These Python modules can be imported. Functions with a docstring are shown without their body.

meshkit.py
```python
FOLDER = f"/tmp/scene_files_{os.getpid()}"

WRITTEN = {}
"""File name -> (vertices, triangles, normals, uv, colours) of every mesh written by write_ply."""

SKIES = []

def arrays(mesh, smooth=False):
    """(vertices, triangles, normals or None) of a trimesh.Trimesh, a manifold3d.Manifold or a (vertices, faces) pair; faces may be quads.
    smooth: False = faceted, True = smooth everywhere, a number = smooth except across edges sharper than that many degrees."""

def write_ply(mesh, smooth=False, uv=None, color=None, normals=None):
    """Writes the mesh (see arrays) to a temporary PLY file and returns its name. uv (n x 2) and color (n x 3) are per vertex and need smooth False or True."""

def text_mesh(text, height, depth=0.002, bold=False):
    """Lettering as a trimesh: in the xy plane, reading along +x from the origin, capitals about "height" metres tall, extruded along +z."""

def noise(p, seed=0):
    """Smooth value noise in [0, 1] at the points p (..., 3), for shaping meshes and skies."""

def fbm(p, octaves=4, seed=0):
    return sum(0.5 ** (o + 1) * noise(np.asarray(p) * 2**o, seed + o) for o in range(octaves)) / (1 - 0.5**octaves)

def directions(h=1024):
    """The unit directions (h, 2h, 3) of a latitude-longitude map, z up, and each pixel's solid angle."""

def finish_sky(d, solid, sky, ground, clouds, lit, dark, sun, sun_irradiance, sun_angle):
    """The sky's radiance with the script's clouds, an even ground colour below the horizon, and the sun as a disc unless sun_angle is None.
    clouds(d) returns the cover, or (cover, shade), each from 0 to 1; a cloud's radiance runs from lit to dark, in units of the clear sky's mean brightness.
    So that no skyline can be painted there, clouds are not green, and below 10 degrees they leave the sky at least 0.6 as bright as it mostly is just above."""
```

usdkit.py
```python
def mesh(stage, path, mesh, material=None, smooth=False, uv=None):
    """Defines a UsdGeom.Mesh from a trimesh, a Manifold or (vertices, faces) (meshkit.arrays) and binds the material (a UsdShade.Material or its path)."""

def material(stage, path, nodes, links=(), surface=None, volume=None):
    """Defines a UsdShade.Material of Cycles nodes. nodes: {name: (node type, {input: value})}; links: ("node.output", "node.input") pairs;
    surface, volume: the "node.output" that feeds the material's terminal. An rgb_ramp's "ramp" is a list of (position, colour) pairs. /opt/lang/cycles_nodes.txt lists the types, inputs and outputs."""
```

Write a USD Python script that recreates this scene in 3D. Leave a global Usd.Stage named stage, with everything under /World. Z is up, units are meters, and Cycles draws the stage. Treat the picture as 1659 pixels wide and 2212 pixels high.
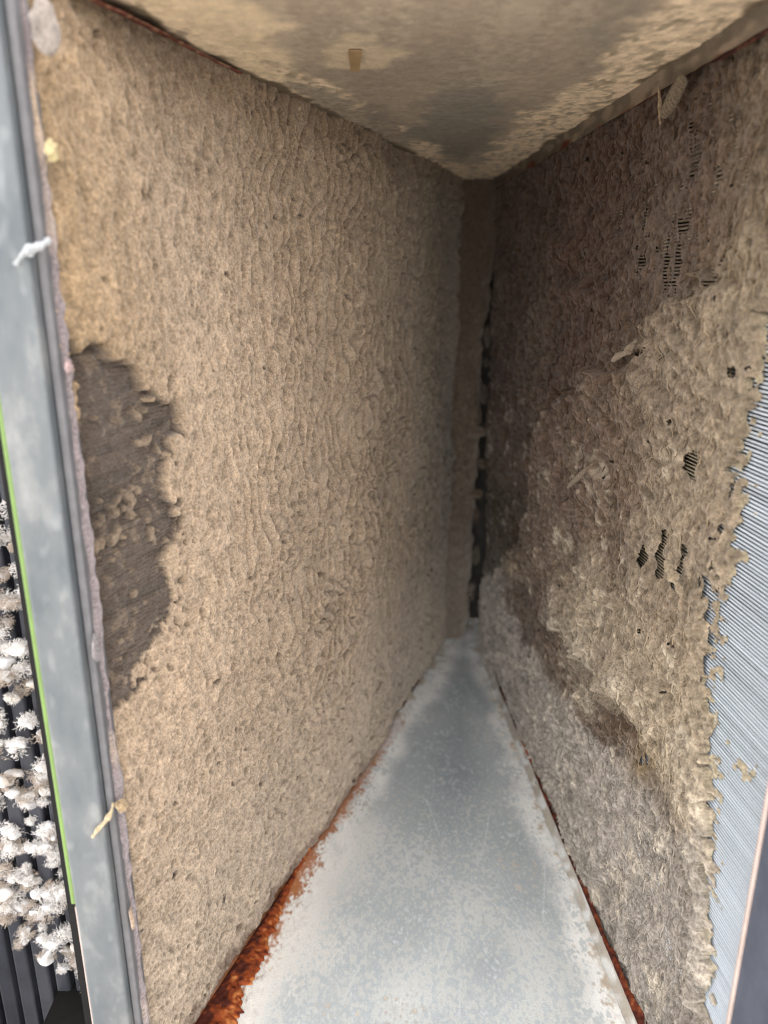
import math, random
import numpy as np, trimesh, usdkit
from scipy.ndimage import map_coordinates, gaussian_filter
from shapely.geometry import Polygon
import shapely
from pxr import Usd, UsdGeom, UsdLux, UsdShade, Gf, Sdf, Vt

rng = np.random.default_rng(7)
random.seed(7)
stage = Usd.Stage.CreateInMemory()
UsdGeom.SetStageUpAxis(stage, 'Z')
UsdGeom.SetStageMetersPerUnit(stage, 1.0)
UsdGeom.Xform.Define(stage, '/World')
stage.SetDefaultPrim(stage.GetPrimAtPath('/World'))

# ---------------------------------------------------------------- camera
CAM = np.array([-0.0748, -0.8015, 0.4005])
PITCH = 0.2946
FPX, CX, CY = 1620.0, 829.5, 1106.0          # focal length and centre in a 1659 x 2212 picture
FWD = np.array([0, math.cos(PITCH), -math.sin(PITCH)])
RIGHT = np.array([1.0, 0, 0])
UP = np.cross(RIGHT, FWD)
cam = UsdGeom.Camera.Define(stage, '/World/camera')
m = np.eye(4); m[0, :3] = RIGHT; m[1, :3] = UP; m[2, :3] = -FWD; m[3, :3] = CAM
cam.AddTransformOp().Set(Gf.Matrix4d(*m.ravel().tolist()))
cam.CreateHorizontalApertureAttr(36.0)
cam.CreateVerticalApertureAttr(48.0)
cam.CreateFocalLengthAttr(36.0 * FPX / 1659.0)
cam.CreateClippingRangeAttr(Gf.Vec2f(0.01, 100.0))
cam.CreateFStopAttr(8.8)
cam.CreateFocusDistanceAttr(0.42)
cam.GetPrim().CreateAttribute('exposure', Sdf.ValueTypeNames.Float).Set(1.25)

# ---------------------------------------------------------------- sky and sun
SUN = np.array([-0.25, 0.80, 1.05]); SUN /= np.linalg.norm(SUN)     # behind the unit: the open side is in shade
el, rot = math.asin(SUN[2]), math.atan2(SUN[0], SUN[1])
sky_m = usdkit.material(stage, '/World/Looks/sky', {                 # hazy bright sky, mostly white cloud
    's': ('sky_texture', {'sky_type': 'single_scattering', 'sun_disc': False, 'sun_elevation': el, 'sun_rotation': rot, 'aerosol_density': 2.5}),
    't': ('texture_coordinate', {}), 'n': ('noise_texture', {'scale': 2.2, 'detail': 6.0, 'roughness': .6}),
    'r': ('map_range', {'from_min': .30, 'from_max': .58, 'to_min': 0.25, 'to_max': .95}),
    'm': ('mix_color', {'b': (12.6, 12.7, 13.0), 'use_clamp': False, 'use_clamp_result': False}),
    'b': ('background_shader', {'strength': 0.14})},
    [('t.generated', 'n.vector'), ('n.fac', 'r.value'), ('r.result', 'm.fac'), ('s.color', 'm.a'), ('m.result', 'b.color')], surface='b.background')
sky = UsdLux.DomeLight.Define(stage, '/World/sky')
UsdShade.MaterialBindingAPI.Apply(sky.GetPrim()).Bind(sky_m)
sky.GetPrim().SetCustomDataByKey('kind', 'structure')
sun = UsdLux.DistantLight.Define(stage, '/World/sun')
sun.CreateNormalizeAttr(True); sun.CreateIntensityAttr(0.9); sun.CreateAngleAttr(1.5)
sun.CreateColorAttr(Gf.Vec3f(1.0, 0.95, 0.88))
zax = SUN; xax = np.cross([0, 0, 1.0], zax); xax /= np.linalg.norm(xax); yax = np.cross(zax, xax)
m = np.eye(4); m[0, :3] = xax; m[1, :3] = yax; m[2, :3] = zax
sun.AddTransformOp().Set(Gf.Matrix4d(*m.ravel().tolist()))

# ---------------------------------------------------------------- helpers
used = set()
def numbered(path):
    p, i = path, 0
    while p in used:
        i += 1; p = f'{path}_{i:03d}'
    used.add(p)
    return p

def tag(o, label=None, cat=None, group=None, kind=None):
    p = o.GetPrim() if hasattr(o, 'GetPrim') else o
    for k, v in (('label', label), ('category', cat), ('group', group), ('kind', kind)):
        if v: p.SetCustomDataByKey(k, v)
    return p

def thing(name, label, cat, group=None, kind=None, loc=(0, 0, 0)):
    x = UsdGeom.Xform.Define(stage, numbered('/World/' + name))
    x.AddTranslateOp().Set(Gf.Vec3d(*loc))
    return tag(x, label, cat, group, kind)

def obj(name, mesh, mat, parent=None, col=None, smooth=True, label=None, off=(0, 0, 0)):
    path = numbered((str(parent.GetPath()) if parent is not None else '/World') + '/' + name)
    if col is not None:
        v, f = (mesh if isinstance(mesh, tuple) else (mesh.vertices, mesh.faces))
        o = usdkit.mesh(stage, path, (np.asarray(v) - off, f), mat, smooth=smooth)
        UsdGeom.PrimvarsAPI(o).CreatePrimvar('col', Sdf.ValueTypeNames.Color3fArray, 'vertex').Set(Vt.Vec3fArray.FromNumpy(np.clip(col, 0, 1).astype(np.float32)))
    else:
        v, f = (mesh if isinstance(mesh, tuple) else (mesh.vertices, mesh.faces))
        o = usdkit.mesh(stage, path, (np.asarray(v, float) - off, f), mat, smooth=smooth)
    if label: tag(o, label)
    return o.GetPrim()

def fibres(name, pts, mat, parent=None, width=0.00022, col=None):
    """pts: (n, k, 3) strands of k points"""
    n, k = pts.shape[:2]
    path = numbered((str(parent.GetPath()) if parent is not None else '/World') + '/' + name)
    c = UsdGeom.BasisCurves.Define(stage, path)
    c.CreateTypeAttr('linear')
    c.CreatePointsAttr(Vt.Vec3fArray.FromNumpy(pts.reshape(-1, 3).astype(np.float32)))
    c.CreateCurveVertexCountsAttr(Vt.IntArray.FromNumpy(np.full(n, k, np.int32)))
    w = np.tile(np.linspace(1.15, 0.5, k), n) * width * np.repeat(rng.uniform(0.6, 1.4, n), k)
    c.CreateWidthsAttr(Vt.FloatArray.FromNumpy(w.astype(np.float32)))
    c.SetWidthsInterpolation('vertex')
    if col is not None:
        UsdGeom.PrimvarsAPI(c).CreatePrimvar('col', Sdf.ValueTypeNames.Color3fArray, 'vertex').Set(Vt.Vec3fArray.FromNumpy(np.repeat(np.clip(col, 0, 1), k, 0).astype(np.float32)))
    UsdShade.MaterialBindingAPI.Apply(c.GetPrim()).Bind(mat)
    return c.GetPrim()

LAT2 = {}
def n2(u, v, cu, cv, seed):
    """smooth lattice noise, about -1..1, cells cu x cv metres"""
    if seed not in LAT2: LAT2[seed] = np.random.default_rng(1000 + seed).normal(size=(256, 256))
    u, v = np.broadcast_arrays(np.asarray(u, float), np.asarray(v, float))
    if u.ndim == 0: return float(n2(u[None], v[None], cu, cv, seed)[0])
    c = np.stack([u / cu + 31.3, v / cv + 17.7])
    return map_coordinates(LAT2[seed], c, order=3, mode='grid-wrap', prefilter=False) * 1.6
LAT3 = np.random.default_rng(5).normal(size=(32, 32, 32))
def n3(p, cell, seed=0):
    c = (np.asarray(p) / cell + np.array([3.1, 7.7, 5.3]) * (seed + 1)).T
    return map_coordinates(LAT3, c, order=3, mode='grid-wrap', prefilter=False) * 2.0

def bil(n, w=.7): return np.sqrt(np.clip(np.abs(n) / w, 0, 1) + .004)
def sstep(x, a, b):
    t = np.clip((x - a) / (b - a), 0, 1)
    return t * t * (3 - 2 * t)
def lerp(a, b, t): return a * (1 - t[..., None]) + np.asarray(b) * t[..., None]
def lin(*c):
    c = np.array(c) / 255.0
    return np.where(c < 0.04045, c / 12.92, ((c + 0.055) / 1.055) ** 2.4)

def grid_faces(nu, nv, keep=None):
    i, j = np.meshgrid(np.arange(nu - 1), np.arange(nv - 1), indexing='ij')
    q = np.stack([i * nv + j, (i + 1) * nv + j, (i + 1) * nv + j + 1, i * nv + j + 1], -1)
    q = q[keep] if keep is not None else q.reshape(-1, 4)
    return np.vstack([q[:, [0, 1, 2]], q[:, [0, 2, 3]]])

def compact(v, f, col=None):
    ids = np.unique(f); remap = np.zeros(len(v), int); remap[ids] = np.arange(len(ids))
    return (v[ids], remap[f]) + ((col[ids],) if col is not None else ())

# the coil planes: a vertical plane through an apex point, direction d towards the open side, normal n into the cavity
H = 0.5
class Plane:
    def __init__(s, apex, ang, side):
        s.a = np.array([apex, 0.0, 0.0]); s.d = np.array([side * math.sin(ang), -math.cos(ang), 0.0])
        s.n = np.array([-side * math.cos(ang), -math.sin(ang), 0.0])
    def at(s, u, z, h=0.0):
        u, z, h = np.broadcast_arrays(u, z, h)
        return s.a + s.d * u[..., None] + s.n * h[..., None] + np.array([0, 0, 1.0]) * z[..., None]
    def uz(s, pts):
        """where the photograph's pixels fall on the plane: (u, z)"""
        p = np.asarray(pts, float)
        r = RIGHT * ((p[:, :1] - CX) / FPX) - UP * ((p[:, 1:] - CY) / FPX) + FWD
        t = ((s.a - CAM) @ s.n) / (r @ s.n)
        q = CAM + r * t[:, None]
        return np.stack([(q - s.a) @ s.d, q[:, 2]], 1)
LEFT = Plane(0.0, 0.35629, -1)
RGT = Plane(0.0392, 0.0650, 1)
LL, LR = 0.549, 0.552
def on_z(pts, z):
    p = np.asarray(pts, float)
    r = RIGHT * ((p[:, :1] - CX) / FPX) - UP * ((p[:, 1:] - CY) / FPX) + FWD
    return CAM + r * ((z - CAM[2]) / r[:, 2])[:, None]
def on_y(pts, y):
    p = np.asarray(pts, float)
    r = RIGHT * ((p[:, :1] - CX) / FPX) - UP * ((p[:, 1:] - CY) / FPX) + FWD
    return CAM + r * ((y - CAM[1]) / r[:, 1])[:, None]
def proj(P):
    c = np.asarray(P) - CAM
    w = c @ FWD
    return np.stack([CX + FPX * (c @ RIGHT) / w, CY - FPX * (c @ UP) / w], -1)

def inside(pl, pts, U, Z, soft=0.003, rag=0.004, seed=3):
    """soft ragged mask 0..1 of a polygon given in photograph pixels"""
    poly = Polygon(pl.uz(pts)).buffer(0)
    wu = U + rag * (n2(U, Z, .012, .012, seed) + .6 * n2(U, Z, .005, .005, seed + 1) + .3 * n2(U, Z, .002, .002, seed + 2)) * .6
    wz = Z + rag * (n2(U, Z, .012, .012, seed + 3) + .6 * n2(U, Z, .005, .005, seed + 4) + .3 * n2(U, Z, .002, .002, seed + 5)) * .6
    x0, y0, x1, y1 = poly.buffer(soft + .001).bounds
    m = (wu > x0) & (wu < x1) & (wz > y0) & (wz < y1)
    out = np.zeros(U.shape)
    if m.any():
        p = shapely.points(wu[m], wz[m])
        d = np.where(shapely.contains(poly, p), -1, 1) * shapely.distance(poly.boundary, p)
        out[m] = sstep(-d, -soft, soft)
    return out
def blob(pl, px, py, rx, ry, U, Z):
    """gaussian spot: pixel centre and pixel radii"""
    c, a, b = pl.uz([(px, py), (px + rx, py), (px, py + ry)])
    return np.exp(-((U - c[0]) / (a[0] - c[0])) ** 2 - ((Z - c[1] - (a[1] - c[1]) * (U - c[0]) / (a[0] - c[0])) / (b[1] - c[1])) ** 2)

# ---------------------------------------------------------------- materials
def M(name, nodes, links, surface='p.BSDF'):
    return usdkit.material(stage, '/World/Looks/' + name, nodes, links, surface=surface)

def lint_mat(name, bump=0.45, grain=800.0):
    return M(name, {
        'a': ('attribute', {'attribute': 'col'}), 'g': ('geometry', {}),
        'n': ('noise_texture', {'scale': grain, 'detail': 3.0, 'roughness': 0.7}),
        'r': ('map_range', {'from_min': 0.25, 'from_max': 0.75, 'to_min': 0.45, 'to_max': 1.55}),
        'c': ('mix_color', {'blend_type': 'multiply', 'fac': 1.0}),
        'b': ('bump', {'strength': bump, 'distance': 0.0012}),
        'p': ('principled_bsdf', {'roughness': 1.0, 'specular_ior_level': 0.0, 'sheen_weight': 0.12, 'sheen_roughness': 0.6, 'diffuse_roughness': 1.0})},
        [('g.position', 'n.vector'), ('n.fac', 'r.value'), ('a.color', 'c.a'), ('r.result', 'c.b'), ('c.result', 'p.base_color'), ('n.fac', 'b.height'), ('b.normal', 'p.normal')])
lintm = lint_mat('lint')
fibre_m = M('lint_fibre', {'a': ('attribute', {'attribute': 'col'}), 'p': ('principled_bsdf', {'roughness': 0.95, 'specular_ior_level': 0.05})}, [('a.color', 'p.base_color')])
def plain(name, c, rough=.5, metal=0.0, var=.25, scale=60.0, bump=.0, spec=.5):
    c = np.array(c, float)
    return M(name, {'g': ('geometry', {}), 'n': ('noise_texture', {'scale': scale, 'detail': 6.0, 'roughness': .65}),
        'r': ('rgb_ramp', {'ramp': [(.3, tuple(c * (1 - var))), (.7, tuple(np.minimum(c * (1 + var), 1)))]}),
        'b': ('bump', {'strength': bump, 'distance': .001}),
        'p': ('principled_bsdf', {'roughness': rough, 'metallic': metal, 'specular_ior_level': spec})},
        [('g.position', 'n.vector'), ('n.fac', 'r.fac'), ('r.color', 'p.base_color'), ('n.fac', 'b.height'), ('b.normal', 'p.normal')])
def vcol_mat(name, rough, metal, spec=.5, bump=.1, scale=1500., amp=.12):
    return M(name, {'a': ('attribute', {'attribute': 'col'}), 'g': ('geometry', {}),
        'n': ('noise_texture', {'scale': scale, 'detail': 3.0, 'roughness': .7}),
        'r': ('map_range', {'from_min': .25, 'from_max': .75, 'to_min': 1 - amp, 'to_max': 1 + amp}),
        'c': ('mix_color', {'blend_type': 'multiply', 'fac': 1.0}),
        'b': ('bump', {'strength': bump, 'distance': .0006}),
        'p': ('principled_bsdf', {'roughness': rough, 'metallic': metal, 'specular_ior_level': spec})},
        [('g.position', 'n.vector'), ('n.fac', 'r.value'), ('a.color', 'c.a'), ('r.result', 'c.b'), ('c.result', 'p.base_color'), ('n.fac', 'b.height'), ('b.normal', 'p.normal')])
dusty_plate_m = vcol_mat('dusty_sheet_metal', .8, 0.0, .3, .12, 900., .2)
galv_m = vcol_mat('galvanised_sheet', .45, .05, .5, .12, 1300., .20)
rust_m = vcol_mat('rust', .95, 0.0, .15, .8, 1200., .35)
dim_m = plain('dusty_dark_metal', (.075, .066, .056), .9, spec=.1)
black_m = plain('black_core', (.012, .011, .010), .9, spec=.1)
ground_m = plain('pale_gravel', (.36, .345, .32), .95, var=.2, scale=40, bump=.3, spec=.1)
post_m = M('galvanised_post', {'g': ('geometry', {}), 'mp': ('mapping', {'scale': (1.0, 1.0, .5)}), 'n': ('noise_texture', {'scale': 60.0, 'detail': 4.0, 'roughness': .6}), 'n2': ('noise_texture', {'scale': 150.0, 'detail': 1.0}),
    'r': ('rgb_ramp', {'ramp': [(.3, (.075, .084, .088)), (.55, (.112, .118, .118)), (.75, (.20, .196, .186))]}), 'r2': ('rgb_ramp', {'ramp': [(.60, (0, 0, 0)), (.80, (.45, .45, .45))]}), 'mx': ('mix_color', {'b': (.26, .26, .25)}),
    'p': ('principled_bsdf', {'roughness': .5, 'metallic': .2})}, [('g.position', 'mp.vector'), ('mp.vector', 'n.vector'), ('mp.vector', 'n2.vector'), ('n.fac', 'r.fac'), ('n2.fac', 'r2.fac'), ('r2.color', 'mx.fac'), ('r.color', 'mx.a'), ('mx.result', 'p.base_color')])
navy_m = plain('blue_grey_paint', (.075, .082, .105), .55, 0, .25, 60., .1, .3)
edge_m = plain('bare_edge', (.55, .42, .36), .5, .2, .15)
lip_m = plain('mauve_dusty_lip', (.115, .108, .108), .7, 0, .2, 120., .2)
green_m = plain('green_fringe', (.13, .20, .05), .5, 0, .15)  # tint of the added colour-fringe strip
pale_sheet_m = plain('pale_outer_sheet', (.42, .45, .48), .5, .2, .2)
# fins: dusty inside, bare aluminium towards the open side
fin_m = M('fin_aluminium', {
    'g': ('geometry', {}), 's': ('separate_xyz', {}), 'n': ('noise_texture', {'scale': 70.0, 'detail': 5.0, 'roughness': .7}),
    'n2': ('noise_texture', {'scale': 420.0, 'detail': 3.0, 'roughness': .7}),
    'y': ('map_range', {'from_min': -.44, 'from_max': -.50, 'to_min': 0.0, 'to_max': 1.0}),
    'z': ('map_range', {'from_min': .38, 'from_max': .22, 'to_min': -.35, 'to_max': .25}),
    'a0': ('math', {'math_type': 'add'}), 'a1': ('math', {'math_type': 'add'}), 'a2': ('math', {'math_type': 'multiply_add', 'value2': .9, 'value3': -.65}),
    'nm': ('math', {'math_type': 'multiply_add', 'value2': .6}),
    'r': ('rgb_ramp', {'ramp': [(0, tuple(lin(138, 124, 102))), (.35, tuple(lin(162, 150, 130))), (.62, tuple(lin(198, 196, 190))), (1, tuple(lin(218, 224, 230)))]}),
    'v': ('attribute', {'attribute': 'col'}), 'vm': ('mix_color', {'blend_type': 'multiply', 'fac': 1.0}),
    'p': ('principled_bsdf', {'roughness': .5, 'metallic': .15, 'specular_ior_level': .4})},
    [('g.position', 's.vector'), ('g.position', 'n.vector'), ('g.position', 'n2.vector'), ('s.y', 'y.value'), ('s.z', 'z.value'),
     ('y.result', 'a0.value1'), ('z.result', 'a0.value2'), ('n2.fac', 'nm.value1'), ('n.fac', 'nm.value3'), ('nm.value', 'a2.value1'), ('a0.value', 'a1.value1'), ('a2.value', 'a1.value2'), ('a1.value', 'r.fac'), ('r.color', 'vm.a'), ('v.color', 'vm.b'), ('vm.result', 'p.base_color')])

# ---------------------------------------------------------------- ground below the unit (lights the cavity from outside)
gs = 40.0
gm = trimesh.creation.box([gs, gs, .02]); gm.apply_translation([0, 0, -.45])
tag(obj('ground', gm, ground_m, smooth=False), 'pale gravel ground below the cooling unit', 'ground', kind='structure')

# ================================================================ LEFT COIL
def cols_for(pl, n, u0, u1):
    u = np.linspace(u0, u1, 400); x = proj(pl.at(u, np.full(400, .25)))[:, 0]
    if x[-1] < x[0]: u, x = u[::-1], x[::-1]
    uu = np.interp(np.linspace(x[0], x[-1], n), x, u)
    return np.sort(uu)

def slab(pl, u0, u1, z0, z1, h0, h1):
    c = [pl.at(u, z, h) for u in (u0, u1) for z in (z0, z1) for h in (h0, h1)]
    return trimesh.convex.convex_hull(np.array(c))

coilL = thing('coil', 'left coil of the V, hidden under an even blanket of tan lint', 'coil', 'the two finned coils of the V')
obj('core', slab(LEFT, 0, LL, .001, .499, -.045, -.0125), black_m, coilL, smooth=False)

NU, NV = 450, 1020
u = cols_for(LEFT, NU, -.004, LL + .007); z = np.linspace(-.002, .502, NV)
U, Z = np.meshgrid(u, z, indexing='ij')
wu = U + .004 * n2(U, Z, .03, .04, 40); wz = Z + .006 * n2(U, Z, .04, .03, 41)
rq = U + .55 * (Z - .27) ** 2 + .0045 * n2(U, Z, .03, .022, 50) + .0022 * n2(U, Z, .012, .010, 51)
row_a = np.abs(np.sin(np.pi * rq / .0120 + 1.15 * n2(U, Z, .014, .013, 52) + .25 * n2(U, Z, .006, .007, 54))) ** .75
bead = np.clip(np.abs(n2(wu, wz, .013, .0085, 56)) / .45, .05, 1) ** .8; row_a = row_a * (.45 + .55 * bead); row_b = np.cos(rq / .0125 * 2 * np.pi + 1.2 * n2(U, Z, .02, .03, 53))
far = sstep(U, .42, .12)                                       # 1 towards the corner of the V
# clumped lint: rounded bumps parted by sharp creases, more drawn out vertically towards the corner
b1 = bil(n2(wu, wz, .0075, .012, 42)); b2 = np.clip(np.abs(n2(wu, wz, .0052, .007, 43)) / .45, .05, 1) ** .9; b3 = n2(wu, wz, .0022, .003, 44); b4 = n2(U, Z, .0011, .0013, 45)
ridge = n2(wu, wz + .10 * wu, .030, .0036, 46)                   # faint rows along the fins, towards the open side
h = .0062 * row_a * (.25 + .75 * sstep(U, .50, .22)) * np.clip(.8 + .35 * n2(U, Z, .04, .05, 55), .3, 1.4) * (.25 + .75 * sstep(Z, .06, .20)) + .0004 * row_b * far + .0005 * b1 + .0014 * b2 * (.45 + .55 * far) - .002 + .00035 * b3 + .00034 * b4 + .0007 * ridge * sstep(Z, .34, .08) * (1 - .8 * far)
h += .0022 * n2(U, Z, .09, .11, 47) + .0016 * n2(U, Z, .03, .04, 48)
pits = sstep(n2(wu, wz, .006, .008, 49), 1.0, 1.6); h -= .0022 * pits * (.3 + .7 * far)
P = LEFT
patch = inside(P, [(150, 755), (215, 752), (272, 772), (308, 825), (318, 868), (345, 880), (385, 880), (388, 925), (352, 965), (348, 1010), (362, 1060), (372, 1120), (368, 1180), (385, 1255), (388, 1320), (370, 1365), (338, 1402), (318, 1450), (322, 1490), (270, 1525), (215, 1545), (190, 1300), (165, 1000)], U, Z, .008, .006, 60)
patch = sstep(patch + .16 * n2(U, Z, .0034, .003, 61) + .13 * n2(U, Z, .0016, .0015, 62), .36, .58)
crumb = sstep(.55 * n2(U, Z, .012, .010, 66) + .9 * n2(U, Z, .0030, .0028, 70) + .6 * n2(U, Z, .0016, .0016, 67) + .9 * inside(P, [(150, 1080), (385, 1060), (390, 1180), (180, 1230)], U, Z, .012, .004, 69), 1.25, 1.8)
crumb = np.maximum(crumb, sstep(n2(U, Z, .005, .005, 68) + n2(U, Z, .002, .002, 67), -.2, .6) * inside(P, [(190, 1380), (330, 1390), (400, 1560), (200, 1590)], U, Z, .01, .006, 71) * .45)
bare = patch * (1 - .55 * crumb)
for (x, y, rx, ry) in ((316, 868, 9, 12), (374, 862, 6, 12), (384, 900, 7, 14), (352, 962, 6, 10), (356, 975, 5, 12), (397, 1160, 6, 16), (396, 1250, 6, 14), (390, 1345, 5, 14), (372, 1440, 6, 10), (330, 1430, 9, 12), (345, 1450, 7, 10), (415, 1165, 3, 8), (512, 958, 3, 16)):
    g = blob(P, x, y, rx, ry, U, Z); h -= .009 * sstep(g * (1 + .5 * n2(U, Z, .002, .002, 72)), .35, .75) * (1 - .6 * patch)
finrow = np.cos(Z / .0017 * 2 * np.pi)
hb = -.0042 + .0003 * finrow + .0006 * n2(wu, wz, .02, .0018, 74) + .0005 * n2(U, Z, .0025, .002, 75) + .0008 * n2(U, Z, .02, .02, 76)
h = h * (1 - bare) + hb * bare
h -= .004 * sstep(U, LL - .012, LL + .007)
# the worn bottom edge
tan, tan2, grey = lin(158, 137, 114), lin(132, 114, 94), lin(134, 123, 107)
col = np.ones(U.shape + (3,)) * tan
col = lerp(col, grey * .66, .95 * sstep(U, .34, .02))  # grey lint towards the corner, darkened to stand in for its shade
col = lerp(col, tan2, .55 * sstep(n2(U, Z, .07, .09, 80), -.2, 1.4))
col = lerp(col, lin(140, 114, 80), .6 * sstep(U, .47, .56) * sstep(Z, .15, .4))
col = lerp(col, lin(152, 138, 120), .5 * sstep(Z, .2, .02))
col *= (1 + .10 * b3 + .10 * b4)[..., None]
col = lerp(col, lin(86, 74, 64), np.clip(bare * 1.25, 0, 1))
col = lerp(col, lin(124, 106, 88), .55 * bare * sstep(n2(U, Z, .0045, .004, 84) + .9 * n2(U, Z, .0017, .0016, 88), .5, 1.5))
col = lerp(col, lin(66, 58, 50), .5 * bare * sstep(n2(wu, wz, .03, .0025, 82) + n2(U, Z, .012, .01, 83), .3, 1.6))
rowmask = sstep(Z + .0016 * n2(U, Z, .004, .004, 85) + .0022 * n2(U, Z, .012, .004, 86), .0015, .0035)
keep = (rowmask[:-1, :-1] > .5)
# darker rust-brown fringe where the lint meets the floor plate and the roof plate
col = lerp(col, lin(96, 76, 62), .75 * sstep(Z + .004 * n2(U, Z, .008, .004, 87), .014, .002) * sstep(U, .16, .3))
col = lerp(col, lin(112, 92, 72), .5 * sstep(Z, .47, .5))
V = LEFT.at(U, Z, h)
v, f, c = compact(V.reshape(-1, 3), grid_faces(NU, NV, keep), col.reshape(-1, 3))
lintL = thing('lint_blanket', 'even tan lint blanket over the left coil with a dark bare patch near the open end', 'lint', kind='stuff')
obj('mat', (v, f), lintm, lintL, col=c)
HL = (u, z, h, bare)

def strands(pl, uu, zz, hh, length, k=5, curl=1.0, lift=.6):
    n = len(uu); p = np.zeros((n, k, 3)); p[:, 0] = pl.at(uu, zz, hh - .0004)
    th = rng.uniform(0, 2 * np.pi, n); lf = rng.uniform(.1, 1, n) * lift
    t = pl.d * np.cos(th)[:, None] + np.array([0, 0, 1.]) * np.sin(th)[:, None] + pl.n * lf[:, None]
    for i in range(1, k):
        p[:, i] = p[:, i - 1] + t / np.linalg.norm(t, axis=1, keepdims=True) * (length / (k - 1))[:, None]
        t = t / np.linalg.norm(t, axis=1, keepdims=True) + curl * rng.normal(size=(n, 3)) * .55 - pl.n * .25
    return p
def sample_grid(u, z, A, uu, zz):
    return map_coordinates(A, [np.interp(uu, u, np.arange(len(u))), np.interp(zz, z, np.arange(len(z)))], order=1)
n = 90000
uu = np.interp(rng.random(n), np.linspace(0, 1, NU), u); zz = rng.uniform(.005, .495, n)
bb = sample_grid(u, z, bare, uu, zz); ok = ((bb < .5) & (sample_grid(u, z, row_a * b2, uu, zz) > .3)) | (rng.random(n) < .06); uu, zz = uu[ok], zz[ok]
def fcol(uu, zz, lo=.75, hi=1.45): return np.stack([sample_grid(u, z, col[..., k], uu, zz) for k in range(3)], 1) * rng.uniform(lo, hi, len(uu))[:, None]
fibres('loose_fibres', strands(LEFT, uu, zz, sample_grid(u, z, h, uu, zz), rng.uniform(.0008, .0028, len(uu))), fibre_m, lintL, .00026, fcol(uu, zz))

# ================================================================ RIGHT COIL
coilR = thing('coil', 'right coil of the V with bare silver fins showing towards its open end', 'coil', 'the two finned coils of the V')
obj('core', slab(RGT, 0, LR, .001, .499, -.045, -.0165), black_m, coilR, smooth=False)
PITCHF = .0017
NF = 294
for i in range(NF):
    zf = .0012 + i * PITCHF + rng.normal() * .00003
    t = .00036 + .00004 * rng.normal()
    us = np.array([0.0, .36, .46, LR + .001]); dz = np.r_[0, rng.normal(size=2) * .00007, 0]
    prof = [(-.015, -t), (-.0038, -t), (-.0032, -t), (-.003, -t * .6), (-.003, t * .6), (-.0032, t), (-.0038, t), (-.015, t)]
    vv = np.array([RGT.at(a, zf + b + q[1], q[0] + (.0001 * rng.normal() if 0 < j < 3 else 0)) for j, (a, b) in enumerate(zip(us, dz)) for q in prof])
    k = len(prof); ff = []
    for j in range(len(us) - 1):
        for q in range(k - 1):
            a, b = j * k + q, j * k + q + 1
            ff += [(a, b, b + k), (a, b + k, a + k)]
    e = (len(us) - 1) * k
    ff += [(e, e + q, e + q + 1) for q in range(1, k - 1)]
    obj('fin', (vv, np.array(ff)), fin_m, coilR, smooth=False, col=np.tile(np.array([.0, .0, .8, 1, 1, .8, .0, .0]) + (.10 + .45 * float(np.clip((.24 - zf) / .2, 0, 1))) * np.array([1, 1, 0, 0, 0, 0, 1, 1]), len(us))[:, None] * np.ones(3))

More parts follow.
